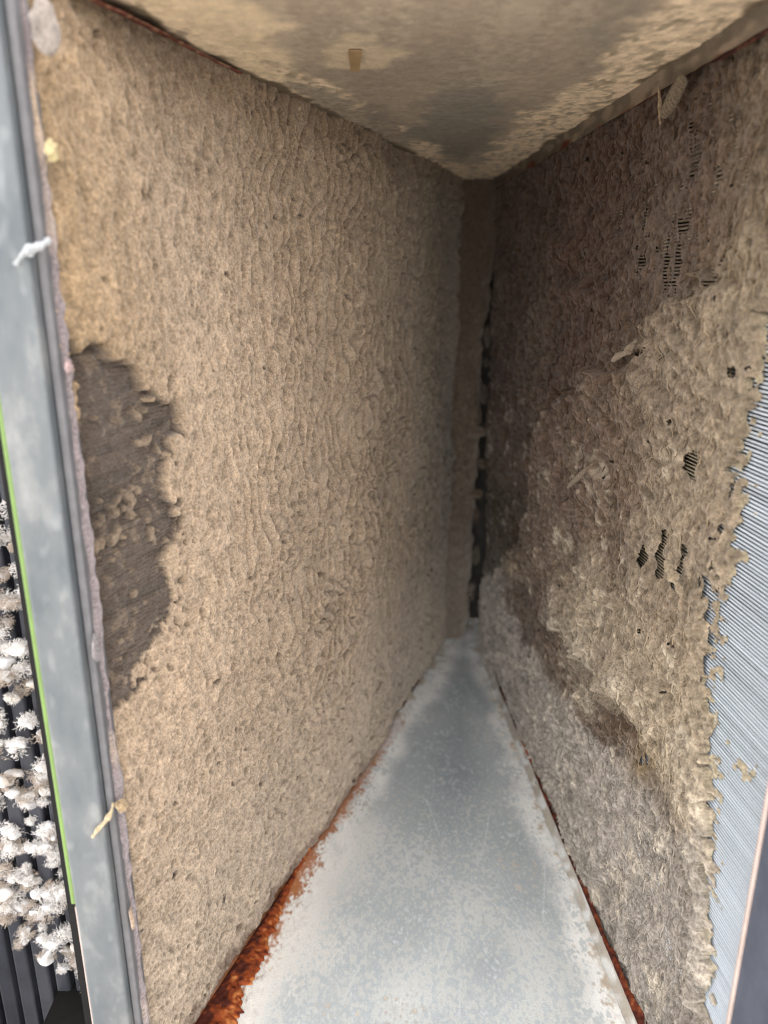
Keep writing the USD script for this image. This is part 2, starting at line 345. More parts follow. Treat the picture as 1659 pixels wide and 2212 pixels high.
NU, NV = 420, 1040
P = RGT
u = cols_for(RGT, NU, .0, LR); z = np.linspace(-.002, .502, NV)
U, Z = np.meshgrid(u, z, indexing='ij')
wu = U + .006 * n2(U, Z, .03, .035, 140); wz = Z + .007 * n2(U, Z, .035, .03, 141)
far = sstep(U, .42, .12)
b1 = bil(n2(wu, wz, .011, .014, 142)); b2 = bil(n2(wu, wz, .0055, .0065, 143)); b3 = n2(wu, wz, .0034, .004, 144); b4 = n2(U, Z, .0013, .0014, 145); b5 = n2(U, Z, .0022, .0024, 139)
stripe = bil(n2(wu, wz, .0075, .030, 146))
rows = n2(wu, wz + .3 * wu, .018, .004, 150)
I = lambda pts, soft=.002, rag=.006, seed=160: inside(P, pts, U, Z, soft, rag, seed)
lowm = I([(1060, 1395), (1160, 1560), (1290, 1700), (1400, 1750), (1659, 1800), (1659, 2300), (1300, 2300)], .03, .01, 161)     # fluffy grey foot
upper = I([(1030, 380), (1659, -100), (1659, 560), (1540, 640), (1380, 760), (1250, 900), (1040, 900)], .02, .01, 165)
thick = I([(1172, 925), (1200, 880), (1300, 800), (1372, 770), (1390, 735), (1425, 690), (1437, 655), (1470, 668), (1488, 652), (1520, 610), (1600, 560), (1800, 470), (1800, 2400), (1500, 2300), (1470, 1800), (1405, 1620), (1360, 1545), (1330, 1480), (1262, 1408), (1195, 1335), (1140, 1262), (1108, 1195), (1140, 1185), (1140, 1120), (1155, 1062), (1150, 1000)], .0025, .008, 170)
ledge2 = I([(1160, 660), (1175, 630), (1240, 610), (1330, 640), (1380, 700), (1370, 770), (1290, 800), (1200, 880), (1170, 930), (1120, 930), (1100, 800), (1115, 700)], .003, .008, 176)
dark_hollow = I([(1035, 1060), (1070, 1040), (1150, 1062), (1142, 1180), (1110, 1195), (1100, 1230), (1060, 1245), (1035, 1250)], .003, .007, 182)
brown_hollow = I([(1090, 1275), (1130, 1262), (1195, 1335), (1262, 1408), (1330, 1480), (1375, 1560), (1340, 1640), (1270, 1560), (1180, 1450), (1130, 1380)], .006, .008, 188)
foot = I([(1040, 1260), (1090, 1262), (1130, 1370), (1180, 1460), (1270, 1570), (1330, 1650), (1420, 1760), (1520, 1800), (1520, 2300), (1390, 2300), (1300, 2020), (1180, 1720), (1030, 1390)], .006, .008, 194)
base = -.0015 + .0012 * n2(U, Z, .05, .05, 147) + .0012 * n2(U, Z, .02, .02, 148)
nearf = sstep(U, .30, .40)
h = base + (.0009 + .0008 * far - .0006 * nearf) * b1 + (.0009 + .0008 * far - .0004 * nearf) * b2 + .0004 * b3 + (.00055 * b4 + .0006 * b5) * (1 - .35 * sstep(U, .34, .42)) + .0024 * (stripe - .4) * far
h += .0064 * thick * (1 - .35 * nearf) * (.75 + .35 * n2(U, Z, .03, .03, 149)) + .0030 * ledge2 - .0020 * dark_hollow - .0014 * brown_hollow * (1 - thick) + .0012 * foot
lumpy = sstep(n2(wu, wz, .016, .013, 151), .1, 1.3)
roughz = I([(1150, 1180), (1330, 1250), (1420, 1500), (1420, 1680), (1330, 1640), (1200, 1400)], .02, .01, 200)
h += .0034 * lumpy * roughz * (1 + .3 * b5) + .0008 * lumpy * thick
h += .0010 * rows * thick * sstep(Z, .2, .32)
pits = sstep(n2(wu, wz, .006, .0055, 152) + .4 * b4 + .45 * np.maximum(foot, lowm), 1.2, 1.9); h -= .0028 * pits
for (x, y, rx, ry, a) in ((1222, 545, 26, 26, .007), (1285, 1505, 24, 38, .008), (1350, 1480, 30, 45, .007), (1240, 625, 35, 14, .004), (1130, 1215, 22, 30, .005), (1065, 1420, 9, 30, .003), (1490, 215, 14, 40, .002), (1020, 400, 20, 20, .0)):
    g = blob(P, x, y, rx, ry, U, Z); h += a * np.sqrt(np.clip(g, 0, 1)) * (1 + .35 * b2 + .3 * b3) * .8
h += .0024 * sstep(1 - np.abs(proj(RGT.at(U, Z))[..., 0] - np.interp(proj(RGT.at(U, Z))[..., 1], [600, 650, 690, 740, 770], [1500, 1440, 1425, 1388, 1370])) / 22, 0, 1) * sstep(Z, .30, .34) * thick * (1 + .4 * b3)
# colours
br, red, be, gr = lin(79, 63, 50), lin(70, 51, 40), lin(130, 114, 94), lin(164, 152, 138)  # browns of the upper and rear lint lowered further for the dim light there
thc = gaussian_filter(thick, (7, 22)) * (.8 + .2 * thick)
col = np.ones(U.shape + (3,)) * br
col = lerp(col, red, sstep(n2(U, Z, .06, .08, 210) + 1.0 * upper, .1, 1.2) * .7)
col = lerp(col, lin(104, 88, 72), .75 * thc)
col = lerp(col, be, thc * sstep(U + .02 * n2(U, Z, .03, .03, 211) + .012 * b5, .33, .47) * .95)
col = lerp(col, lin(158, 142, 119), .8 * thc * sstep(Z + .02 * n2(U, Z, .03, .03, 215), .27, .15) * sstep(U, .26, .36))
col = lerp(col, lin(104, 90, 70), .6 * sstep(U, .40, .50) * sstep(Z, .36, .42))
col = lerp(col, gr, sstep(Z + .02 * n2(U, Z, .03, .03, 212), .17, .07) * .85)
col = lerp(col, lin(136, 127, 116), .7 * foot * sstep(U, .0, .16) + .0)
col = lerp(col, lin(70, 58, 42), .85 * dark_hollow)
col = lerp(col, lin(84, 67, 52), .85 * brown_hollow * (1 - .7 * thick))
col = lerp(col, lin(88, 67, 54), .7 * blob(P, 1250, 1000, 130, 170, U, Z) * sstep(n2(U, Z, .02, .02, 214), -1, .8))
for (x, y, rx, ry) in ((1285, 1505, 26, 40), (1350, 1480, 32, 48), (1260, 1420, 40, 60)):
    col = lerp(col, lin(166, 152, 132), .7 * np.clip(blob(P, x, y, rx, ry, U, Z), 0, 1))
col = lerp(col, lin(118, 96, 58), .6 * np.clip(blob(P, 1385, 1650, 30, 45, U, Z), 0, 1))
col = lerp(col, lin(190, 176, 154), .40 * sstep(n2(U, Z, .010, .010, 216) + .9 * b5, 1.0, 2.2) * sstep(Z, .4, .2))
col = lerp(col, col * .62, .55 * sstep(n2(U, Z, .009, .012, 217) + .7 * b5, .3, 1.6))
col *= (1 + .08 * b3 + .16 * b4 + .10 * b5)[..., None]
# holes through to the fins
sx = proj(RGT.at(U, Z))
edge = np.interp(sx[..., 1], [300, 540, 650, 800, 960, 1100, 1230, 1400, 1500, 1555, 1771, 1944, 2212, 2500], [1730, 1690, 1659, 1628, 1602, 1585, 1562, 1532, 1524, 1517, 1529, 1520, 1519, 1540])
edge = edge + 11 * n2(U, Z, .0024, .0018, 220) + 7 * n2(U, Z, .005, .004, 219) + 4 * n2(U, Z, .015, .015, 221)
out = sx[..., 0] - edge                                         # > 0: past the mat's edge, on the bare fins
crumbs = (.6 * n2(U, Z, .008, .006, 222) + n2(U, Z, .003, .002, 223) > .35 + 1.9 * sstep(out, 0, 42)) & (sx[..., 1] < 2100)
hole = (out > 0) & ~crumbs
gap = np.abs(((Z - .0012) / PITCHF) % 1 - .5) < .30               # between two fins
def hole_poly(pts, rag=.004, seed=230, thr=.5): return inside(P, pts, U, Z, .001, rag, seed) > thr
fine = n2(U, Z, .0035, .006, 231)
hole |= hole_poly([(1472, 1010), (1478, 985), (1502, 955), (1506, 985), (1500, 1030), (1488, 1036)], .003) & (fine < 1.0)
hole |= hole_poly([(1408, 1195), (1428, 1140), (1440, 1150), (1432, 1215), (1430, 1245), (1415, 1235)], .003, 236) & (fine < 1.1)
hole |= hole_poly([(1440, 1245), (1478, 1165), (1490, 1180), (1475, 1210), (1455, 1262)], .003, 240) & (fine < .8)
hole |= hole_poly([(1380, 1210), (1398, 1165), (1402, 1195), (1392, 1230)], .003, 244) & (fine < .9)
hole |= hole_poly([(1500, 1245), (1540, 1195), (1548, 1250), (1530, 1320), (1515, 1290)], .004, 248) & (n2(U, Z, .0025, .005, 232) < .15)
hole |= hole_poly([(1520, 1320), (1536, 1320), (1524, 1420), (1510, 1490), (1500, 1480)], .005, 252) & (n2(U, Z, .0025, .005, 232) < -.2)
hole |= hole_poly([(1560, 1040), (1572, 1030), (1550, 1110), (1540, 1180), (1530, 1180)], .005, 256) & (fine < .0)
hole |= hole_poly([(1575, 805), (1592, 800), (1594, 822), (1580, 824)], .002, 260)
hole |= hole_poly([(1380, 1640), (1392, 1600), (1398, 1650), (1388, 1675)], .003, 264) & (fine < 0)
colbar = n2(U, Z, .0022, .03, 270)
hole |= hole_poly([(1410, 600), (1425, 540), (1440, 480), (1470, 440), (1490, 450), (1480, 510), (1462, 590), (1440, 640), (1420, 650)], .006, 271) & gap & (colbar < .5) & (fine < .7)
hole |= hole_poly([(1370, 590), (1375, 470), (1400, 450), (1410, 580), (1400, 640)], .008, 275) & gap & (colbar < -.1) & (fine < -.1)
hole |= hole_poly([(1530, 600), (1550, 520), (1566, 520), (1556, 570), (1540, 610)], .004, 279) & gap & (colbar < 1.2)
hole |= hole_poly([(1490, 420), (1540, 330), (1550, 400), (1510, 470)], .006, 283) & gap & (colbar < .1) & (fine < .1)
hole |= hole_poly([(1440, 420), (1490, 300), (1520, 320), (1460, 440)], .006, 284) & gap & (colbar < -.3) & (fine < .1)
hole |= (n2(U, Z, .004, .003, 286) + .5 * b4 > 2.35) & (U > .2) & (sx[..., 1] < 1500)
# thin the mat round its holes so that it lies on the fins there
hf = hole.astype(float)
near = np.clip(gaussian_filter(hf, (7, 9)) * 1.9, 0, 1)
near *= .9
h = h * (1 - near) + (-.0024 + .0003 * b3) * near
h = np.where((out > 0), -.0026 + .0004 * b3 + .0005 * b4, h)
col = lerp(col, lin(150, 138, 112), (out > 0) * .6)
h = np.maximum(h, -.0026 + .0003 * b3 + .0003 * b4)
keep = ~hole[:-1, :-1]
V = RGT.at(U, Z, h)
v, f, c = compact(V.reshape(-1, 3), grid_faces(NU, NV, keep)[:, ::-1], col.reshape(-1, 3))
lintR = thing('lint_blanket', 'torn, clotted brown and grey lint blanket over the right coil with holes down to the fins', 'lint', kind='stuff')
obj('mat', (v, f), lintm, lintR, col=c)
n = 150000
uu = np.interp(rng.random(n), np.linspace(0, 1, NU), u); zz = rng.uniform(.005, .495, n)
ok = sample_grid(u, z, np.maximum(hf, (out > 0)), uu, zz) < .2; uu, zz = uu[ok], zz[ok]
ln = rng.uniform(.001, .0036, len(uu)) * np.where(rng.random(len(uu)) < .04, 2.5, 1)
fibres('loose_fibres', strands(RGT, uu, zz, sample_grid(u, z, h, uu, zz), ln, 6), fibre_m, lintR, .00022, fcol(uu, zz, .6, 1.6))
n = 9000                                                        # short matted yarns of lint, hanging mostly upright
uu = np.interp(rng.random(n), np.linspace(0, 1, NU), u); zz = rng.uniform(.01, .49, n)
ok = (sample_grid(u, z, np.maximum(gaussian_filter(hf, 6) * 3, (out > -12)), uu, zz) < .2); uu, zz = uu[ok], zz[ok]
ln = rng.uniform(.003, .010, len(uu)); n = len(uu); k = 6
p = np.zeros((n, k, 3)); p[:, 0] = RGT.at(uu, zz, sample_grid(u, z, h, uu, zz) - .0002)
t = RGT.d * rng.normal(size=n)[:, None] * .45 + np.array([0, 0, -1.]) * (1 + .3 * rng.normal(size=n))[:, None] + RGT.n * rng.uniform(-.02, .22, n)[:, None]
for i in range(1, k):
    t = t / np.linalg.norm(t, axis=1, keepdims=True); p[:, i] = p[:, i - 1] + t * (ln / (k - 1))[:, None]
    t = t + rng.normal(size=(n, 3)) * .28
    cu, cz = (p[:, i] - RGT.a) @ RGT.d, p[:, i, 2]; hh = (p[:, i] - RGT.a) @ RGT.n; hs = sample_grid(u, z, h, cu, cz)
    p[:, i] += RGT.n * (np.clip(hh, hs - .0001, hs + .0012) - hh)[:, None]
fibres('matted_yarns', p, fibre_m, lintR, .0007, fcol(uu, zz, .7, 1.35))

# ================================================================ CORNER OF THE V
corner = thing('corner_strip', 'narrow lint-coated upright strip closing the corner of the V beside a black slot', 'strip')
nz, nx = 700, 40
zz = np.linspace(.0, .5, nz); tt = np.linspace(0, 1, nx)
Zc, T = np.meshgrid(zz, tt, indexing='ij')
rw = np.interp(Zc, [0, .02, .08, .15, .22, .27, .30, .36, .40, .44, .5], [.0235, .0245, .0275, .0285, .030, .031, .0305, .032, .036, .044, .047]) + .0009 * n2(Zc, Zc * 0, .012, 1, 300) + .0010 * n2(Zc, Zc * 0, .004, 1, 301) + .0016 * sstep(n2(Zc, Zc * 0, .02, 1, 302), .6, 1.0)
X = -.004 + (rw + .004) * T
Y = .004 - .003 * np.sin(np.pi * T) + .0030 * bil(n2(X, Zc, .006, .012, 303)) + .0008 * n2(X, Zc, .002, .003, 304) + .012 * T ** 8
cc = np.ones(X.shape + (3,)) * lin(108, 94, 79); cc = lerp(cc, lin(90, 77, 64), sstep(n2(X, Zc, .01, .03, 305), 0, 1.5)); cc *= (1 + .1 * n2(X, Zc, .002, .002, 306))[..., None]; cc = lerp(cc, lin(84, 72, 60), .7 * sstep(Zc, .24, .42))  # lint tones lowered to stand in for the dim light in the corner
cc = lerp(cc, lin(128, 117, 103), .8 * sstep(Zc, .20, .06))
obj('lint_face', (np.stack([X, Y - .002, Zc], -1).reshape(-1, 3), grid_faces(nz, nx)), lintm, corner, col=cc.reshape(-1, 3))
bk = trimesh.creation.box([.10, .006, .498]); bk.apply_translation([.02, .060, .25])
obj('back_plate', bk, dim_m, corner, smooth=False)
for s, xx in ((-1, -.01), (1, .055)):
    sd = trimesh.creation.box([.004, .06, .498]); sd.apply_translation([xx, .027, .25]); obj('side_plate', sd, dim_m, corner, smooth=False)

# ================================================================ PLATES
def plate_grid(y0, y1, nx, ny, inset_l, inset_r):
    yy = np.linspace(y0, y1, ny); t = np.linspace(0, 1, nx)
    Yg, T = np.meshgrid(yy, t, indexing='ij')
    D = np.maximum(-Yg, 0); xl = -D * math.tan(.35629) - inset_l; xr = .0392 + D * math.tan(.0650) + inset_r
    return Yg, T, xl, xr
# floor plate
floor = thing('floor_plate', 'bright galvanised triangular floor plate with rusty edges at the foot of the V', 'metal plate')
NY, NX = 640, 520
Yg, T, xl, xr = plate_grid(.064, -.60, NX, NY, .010, .012)
X = xl + (xr - xl) * T
hz = .0006 * n2(X, Yg, .12, .12, 310)
eL, eR = X + (-Yg) * math.tan(.35629), (.0392 - .004 + (-Yg) * math.tan(.0650)) - X     # distance from the two coils
fog = n2(X, Yg, .05, .06, 311) + .6 * n2(X, Yg, .02, .025, 312)
spk = .8 * n2(X, Yg, .0018, .0022, 313) + .9 * n2(X, Yg, .0009, .0012, 314)
cc = np.ones(X.shape + (3,)) * lin(182, 187, 187)
cc = lerp(cc, lin(146, 154, 157), .5 * sstep(fog, -.1, 1.6))
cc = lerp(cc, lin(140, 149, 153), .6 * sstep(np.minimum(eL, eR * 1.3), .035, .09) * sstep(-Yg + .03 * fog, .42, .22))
cc = lerp(cc, lin(232, 230, 222), .7 * sstep(fog + .8 * spk + 1.2 * sstep(-Yg, .36, .2), .5, -1.5))
cc = lerp(cc, lin(240, 238, 230), .30 * sstep(spk + .9 * fog, .6, 2.8))
edge = np.minimum(eL, eR * 1.3) + .006 * n2(X, Yg, .015, .015, 315) + .003 * spk
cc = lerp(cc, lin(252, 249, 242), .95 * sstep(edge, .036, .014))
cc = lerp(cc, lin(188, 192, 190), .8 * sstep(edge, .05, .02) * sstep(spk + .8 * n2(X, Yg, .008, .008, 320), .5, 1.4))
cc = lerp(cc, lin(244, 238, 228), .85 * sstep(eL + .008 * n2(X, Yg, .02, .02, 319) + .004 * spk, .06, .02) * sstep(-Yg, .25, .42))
cc = lerp(cc, lin(196, 172, 140), .75 * sstep(np.minimum(eL, eR) + .004 * spk, .012, .002) * sstep(n2(X, Yg, .006, .006, 316), -.5, .9))
cc = lerp(cc, lin(190, 164, 128), .5 * sstep(spk + n2(X, Yg, .02, .02, 317), 2.2, 3.2))
cc = lerp(cc, lin(186, 112, 58), .9 * sstep(eL + .0028 * spk + .003 * n2(X, Yg, .012, .012, 321), .013, .004) * sstep(-Yg, .12, .3))
scr = np.zeros(X.shape)
for i in range(26):
    p0 = np.array([random.uniform(-.12, .06), random.uniform(-.5, -.1)]); a = random.gauss(math.pi / 2, .5); L_ = random.uniform(.02, .09)
    dx, dy = X - p0[0], Yg - p0[1]; al = dx * math.cos(a) + dy * math.sin(a); ac = np.abs(-dx * math.sin(a) + dy * math.cos(a) + 4 * al * al * random.uniform(-1, 1))
    scr = np.maximum(scr, sstep(ac, .0007, .0002) * (np.abs(al) < L_ / 2) * random.uniform(.3, .9))
cc = lerp(cc, lin(232, 234, 234), .45 * scr)
cc *= (1 + .07 * spk)[..., None]
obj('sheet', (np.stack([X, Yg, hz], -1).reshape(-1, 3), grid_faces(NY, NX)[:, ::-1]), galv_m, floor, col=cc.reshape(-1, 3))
under = trimesh.creation.box([.46, .66, .003]); under.apply_translation([-.04, -.28, -.006]); obj('lower_skin', under, black_m, floor, smooth=False)

def crust(fn, s0, s1, width, height, n, m, seed, cols, side=1):
    """bumpy strip of rust along fn(s) -> (point, across vector, up vector)"""
    s = np.linspace(s0, s1, n); t = np.linspace(0, 1, m)
    S, T = np.meshgrid(s, t, indexing='ij')
    p, a, up = fn(S)
    w = width(S) * (1 + .16 * n2(S, T * 0, .012, 1, seed) + .10 * n2(S, T * 0, .003, 1, seed + 1) * T + .07 * n2(S, T * 0, .0012, 1, seed + 7) * T); w = np.maximum(w, 1e-5)
    nz_ = .5 * n2(S, T * width(S), .003, .003, seed + 2) + .35 * n2(S, T * width(S), .0013, .0013, seed + 3)
    hh = height(S) * (np.sin(np.pi * np.clip(T, 0, 1)) ** .6 + .45 * nz_ * np.sin(np.pi * T))
    v = p + a * ((T * w) * side)[..., None] + up * hh[..., None]
    k = .55 * n2(S, T * width(S), .0035, .003, seed + 4) + .75 * n2(S, T * width(S), .0014, .0014, seed + 5) + 2.2 * (T - .5)
    c = lerp(np.ones(S.shape + (3,)) * cols[0], cols[1], sstep(k, -.9, .4)); c = lerp(c, cols[2], sstep(k, .7, 1.9))
    return v.reshape(-1, 3), grid_faces(n, m), c.reshape(-1, 3)
ORANGE = (lin(84, 42, 32), lin(146, 70, 36), lin(196, 122, 68))
DARKR = (lin(54, 28, 23), lin(86, 42, 31), lin(126, 66, 40))
zup = np.array([0, 0, 1.0])
def two_sided(t): v, f, c = t; return (v, f), c
# left edge: thin and broken towards the corner, a wide orange crust at the open end
def alongL(off):
    def fn(S): return LEFT.at(S, S * 0 + .0006, S * 0 + off), np.ones(S.shape + (3,)) * (LEFT.n + 0 * zup), np.ones(S.shape + (3,)) * zup
    return fn
for (a, b, w0, w1, hgt, pal) in ((.400, .556, .004, .034, .0022, ORANGE), (.335, .418, .0018, .005, .0018, ORANGE), (.20, .232, .002, .0016, .0015, DARKR), (.145, .160, .002, .002, .0016, DARKR), (.095, .128, .0016, .002, .0014, DARKR)):
    wf = lambda S, a=a, b=b, w0=w0, w1=w1: w0 + (w1 - w0) * np.clip((S - a) / (b - a), 0, 1) ** 1.2
    hf_ = lambda S, a=a, b=b, hgt=hgt: hgt * np.clip(np.minimum(S - a, b - S) / .006 + .1, 0, 1)
    (mesh, c) = two_sided(crust(alongL(-.003), a, b, wf, hf_, 420, 40, 330, pal)); obj('rust_crust', mesh, rust_m, floor, col=c)
# right: an upturned dusty lip with a rust line on its top
off = .0045
S = np.linspace(.03, LR + .01, 260); prof = [(off + .004, .0006), (off + .0012, .0012), (off + .0002, .003), (off, .0068), (off - .0012, .0074), (off - .0014, .001)]
vv = np.array([[RGT.at(s, zq + .0004 * math.sin(s * 90) + .0002 * math.sin(s * 410), hq) for hq, zq in prof] for s in S]).reshape(-1, 3)
lipc = lerp(np.ones((len(vv), 3)) * lin(176, 166, 152), lin(214, 212, 206), sstep(n2(vv[:, 1], vv[:, 2], .006, .003, 350), -.2, 1.0))
ff = grid_faces(len(S), len(prof)); obj('upturned_lip', (vv, ff), dusty_plate_m, floor, col=lipc)
def alongR(S): return RGT.at(S, S * 0 + .0062, S * 0 + off - .0002), np.ones(S.shape + (3,)) * (-RGT.n * .55 + zup * .83), np.ones(S.shape + (3,)) * (RGT.n * .83 + zup * .55)
for (a, b, w0, w1, pal) in ((.12, .20, .0022, .0036, DARKR), (.20, .262, .0040, .0042, ORANGE), (.258, .43, .0034, .0046, DARKR), (.425, .56, .0046, .0085, (lin(66, 33, 26), lin(106, 50, 32), lin(146, 82, 50)))):
    wf = lambda S, a=a, b=b, w0=w0, w1=w1: (w0 + (w1 - w0) * np.clip((S - a) / (b - a), 0, 1)) * (.7 + .3 * np.abs(n2(S, S * 0, .015, 1, 360)))
    hf_ = lambda S, a=a, b=b: .0014 * np.clip(np.minimum(S - a, b - S) / .004 + .05, 0, 1)
    (mesh, c) = two_sided(crust(alongR, a, b, wf, hf_, 420, 16, 362, pal)); obj('rust_crust', mesh, rust_m, floor, col=c)

# roof plate
roof = thing('roof_plate', 'dusty brown triangular roof plate with a rounded nose over the V', 'metal plate')
NY, NX = 420, 400
Yg, T, xl, xr = plate_grid(.012, -.50, NX, NY, .012, .012)
X = xl + (xr - xl) * T
px = proj(np.stack([X, Yg, np.full(X.shape, H)], -1))
sx_, sy_ = px[..., 0], px[..., 1]
eL, eR = X + (-Yg) * math.tan(.35629), (.0392 + (-Yg) * math.tan(.0650)) - X
wob = .006 * n2(X, Yg, .02, .02, 400) + .004 * n2(X, Yg, .008, .008, 401) + .002 * n2(X, Yg, .003, .003, 402)
spk = n2(X, Yg, .0028, .0028, 403) + .8 * n2(X, Yg, .0013, .0013, 404)
def plate_poly(pts, z, soft, rag, seed):
    q = on_z(pts, z)[:, :2]; poly = Polygon(q).buffer(0)
    a = X + rag * (n2(X, Yg, .014, .014, seed) + .5 * n2(X, Yg, .005, .005, seed + 1)); b = Yg + rag * (n2(X, Yg, .014, .014, seed + 2) + .5 * n2(X, Yg, .005, .005, seed + 3))
    p = shapely.points(a.ravel(), b.ravel()); d = np.where(shapely.contains(poly, p), -1, 1) * shapely.distance(poly.boundary, p)
    return sstep(-d.reshape(X.shape), -soft, soft)
cc = np.ones(X.shape + (3,)) * lin(178, 160, 139)
streak = n2(X, Yg, .012, .12, 405) + .6 * n2(X, Yg, .005, .06, 406)
cc = lerp(cc, lin(198, 180, 156), .7 * sstep(streak + .3 * spk, .1, 1.3))
cc = lerp(cc, lin(152, 138, 121), .6 * sstep(n2(X, Yg, .05, .07, 407), .1, 1.2))
wipe = plate_poly([(870, 300), (900, 215), (990, 185), (1080, 190), (1110, 215), (1085, 270), (1060, 310), (1000, 340), (920, 330)], H, .010, .006, 410)
wipe2 = plate_poly([(1280, 160), (1240, 60), (1330, 0), (1350, 0), (1320, 90)], H, .010, .006, 414)
wipe3 = plate_poly([(590, 165), (700, 185), (800, 225), (905, 300), (870, 335), (760, 280), (650, 215)], H, .006, .006, 422)
cc = lerp(cc, lin(146, 138, 124), .85 * wipe + .0); cc = lerp(cc, lin(146, 136, 121), .75 * wipe3 * (1 - wipe)); cc = lerp(cc, lin(150, 140, 124), .7 * wipe2)
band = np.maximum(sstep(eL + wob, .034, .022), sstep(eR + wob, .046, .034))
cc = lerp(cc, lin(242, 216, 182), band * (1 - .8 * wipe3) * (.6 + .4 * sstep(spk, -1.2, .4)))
cc = lerp(cc, lin(238, 214, 178), .85 * plate_poly([(300, -20), (555, -40), (610, 60), (650, 140), (590, 180), (400, 90)], H, .006, .006, 418))
cc = lerp(cc, lin(160, 143, 120), .7 * band * sstep(n2(X, Yg, .0022, .004, 408) + .8 * n2(X, Yg, .005, .008, 409), .5, 1.6))
tb = on_z([(765, 118)], H)[0]; cc = lerp(cc, lin(222, 200, 166), .7 * sstep(np.hypot((X - tb[0]), (Yg - tb[1]) * .8) + wob, .022, .010))
cc = lerp(cc, lin(120, 104, 84), sstep(np.minimum(eL, eR) + .4 * wob, .008, .003))
cc *= (1 + .06 * spk)[..., None]
hz = H + .0003 * n2(X, Yg, .12, .12, 420) - .00012 * band * spk
obj('sheet', (np.stack([X, Yg, hz], -1).reshape(-1, 3), grid_faces(NY, NX)), dusty_plate_m, roof, col=cc.reshape(-1, 3))
cap = trimesh.creation.box([.62, .60, .004]); cap.apply_translation([-.05, -.20, .512]); obj('upper_light_block', cap, black_m, roof, smooth=False)  # unseen slab added over the roof to keep skylight out
# turned-down flange: round nose, then along the right coil
outl = [on_z([q], H)[0] for q in ((880, 338), (915, 356), (960, 374), (1000, 387), (1025, 393), (1045, 394), (1066, 389), (1085, 377))]
outl = np.array(outl); tail = RGT.at(np.linspace(.07, .50, 160), np.full(160, H), np.full(160, .0035))
pth = np.vstack([outl, tail]); seg = np.r_[0, np.cumsum(np.linalg.norm(np.diff(pth, axis=0), axis=1))]
q = np.linspace(0, seg[-1], 420); pth = np.stack([np.interp(q, seg, pth[:, k]) for k in range(3)], 1)
for _ in range(4): pth[1:-1] = .25 * pth[:-2] + .5 * pth[1:-1] + .25 * pth[2:]
fh = .0085 * np.clip(q / .02, .15, 1); nz2 = 10
t = np.linspace(0, 1, nz2); tg = np.gradient(pth, axis=0); tg /= np.linalg.norm(tg, axis=1, keepdims=True); nr = np.cross(tg, zup)
vv = pth[:, None] - zup * (fh[:, None] * t[None])[..., None] + nr[:, None] * ((.0015 * (1 - t) ** 3)[None, :, None] + .00035 * n2(q[:, None] + 0 * t, t[None] * .008 + 0 * q[:, None], .005, .003, 430)[..., None])
fc = lerp(np.ones(vv.shape) * lin(106, 94, 80), lin(136, 120, 102), sstep(n2(q[:, None] + 0 * t, t[None] * .01 + 0 * q[:, None], .008, .003, 431), 0, 1.2))
rr = sstep(n2(q[:, None] + 0 * t, t[None] * .01 + 0 * q[:, None], .012, .006, 432) + 2.2 * (t[None] - .75) + .9 * sstep(np.abs(q[:, None] - .13), .03, .0), .55, 1.1)
fc = lerp(fc, lin(104, 52, 34), rr * sstep(q[:, None] + 0 * t, .05, .1))
ff = grid_faces(len(q), nz2); obj('flange', (vv.reshape(-1, 3), ff), dusty_plate_m, roof, col=fc.reshape(-1, 3))
# rust along the left edge near the open end, and flakes along the right edge
def roofL(S): return LEFT.at(S, S * 0 + H - .0012, S * 0 + .001), np.ones(S.shape + (3,)) * (LEFT.n * .8 - zup * .2), np.ones(S.shape + (3,)) * (-zup)
for (a, b, w) in ((.42, .56, .007),):
    (mesh, c) = two_sided(crust(roofL, a, b, lambda S: .0045 * np.clip(.7 + .6 * n2(S, S * 0, .02, 1, 441), .05, 1.4), lambda S: .0009 + 0 * S, 260, 16, 440, (lin(84, 52, 44), lin(112, 66, 54), lin(150, 112, 90)))); obj('rust_crust', mesh, rust_m, roof, col=c)
def roofR(S): return RGT.at(S, S * 0 + H - .0088, S * 0 + .0036), np.ones(S.shape + (3,)) * (-zup), np.ones(S.shape + (3,)) * RGT.n
for (a, b, w, pal) in ((.36, .50, .0013, DARKR), (.17, .215, .0028, ORANGE)):
    (mesh, c) = two_sided(crust(roofR, a, b, lambda S: w * np.clip(n2(S, S * 0, .02, 1, 452) + .5, .05, 1.4), lambda S: .0007 + 0 * S, 220, 12, 450, (lin(44, 26, 22), lin(66, 36, 29), lin(92, 56, 42)))); obj('rust_crust', mesh, rust_m, roof, col=c)
# punched tab in the roof
tabp = on_z([(752, 108), (782, 108), (776, 134), (757, 134)], H - .0008)
tv = np.vstack([tabp, tabp + [0, 0, -.0005]]); tv[6:8, 2] -= .0035
tabm = trimesh.convex.convex_hull(tv); obj('punched_tab', tabm, plain('tab_metal', lin(150, 122, 86), .6, .1), roof, smooth=False)

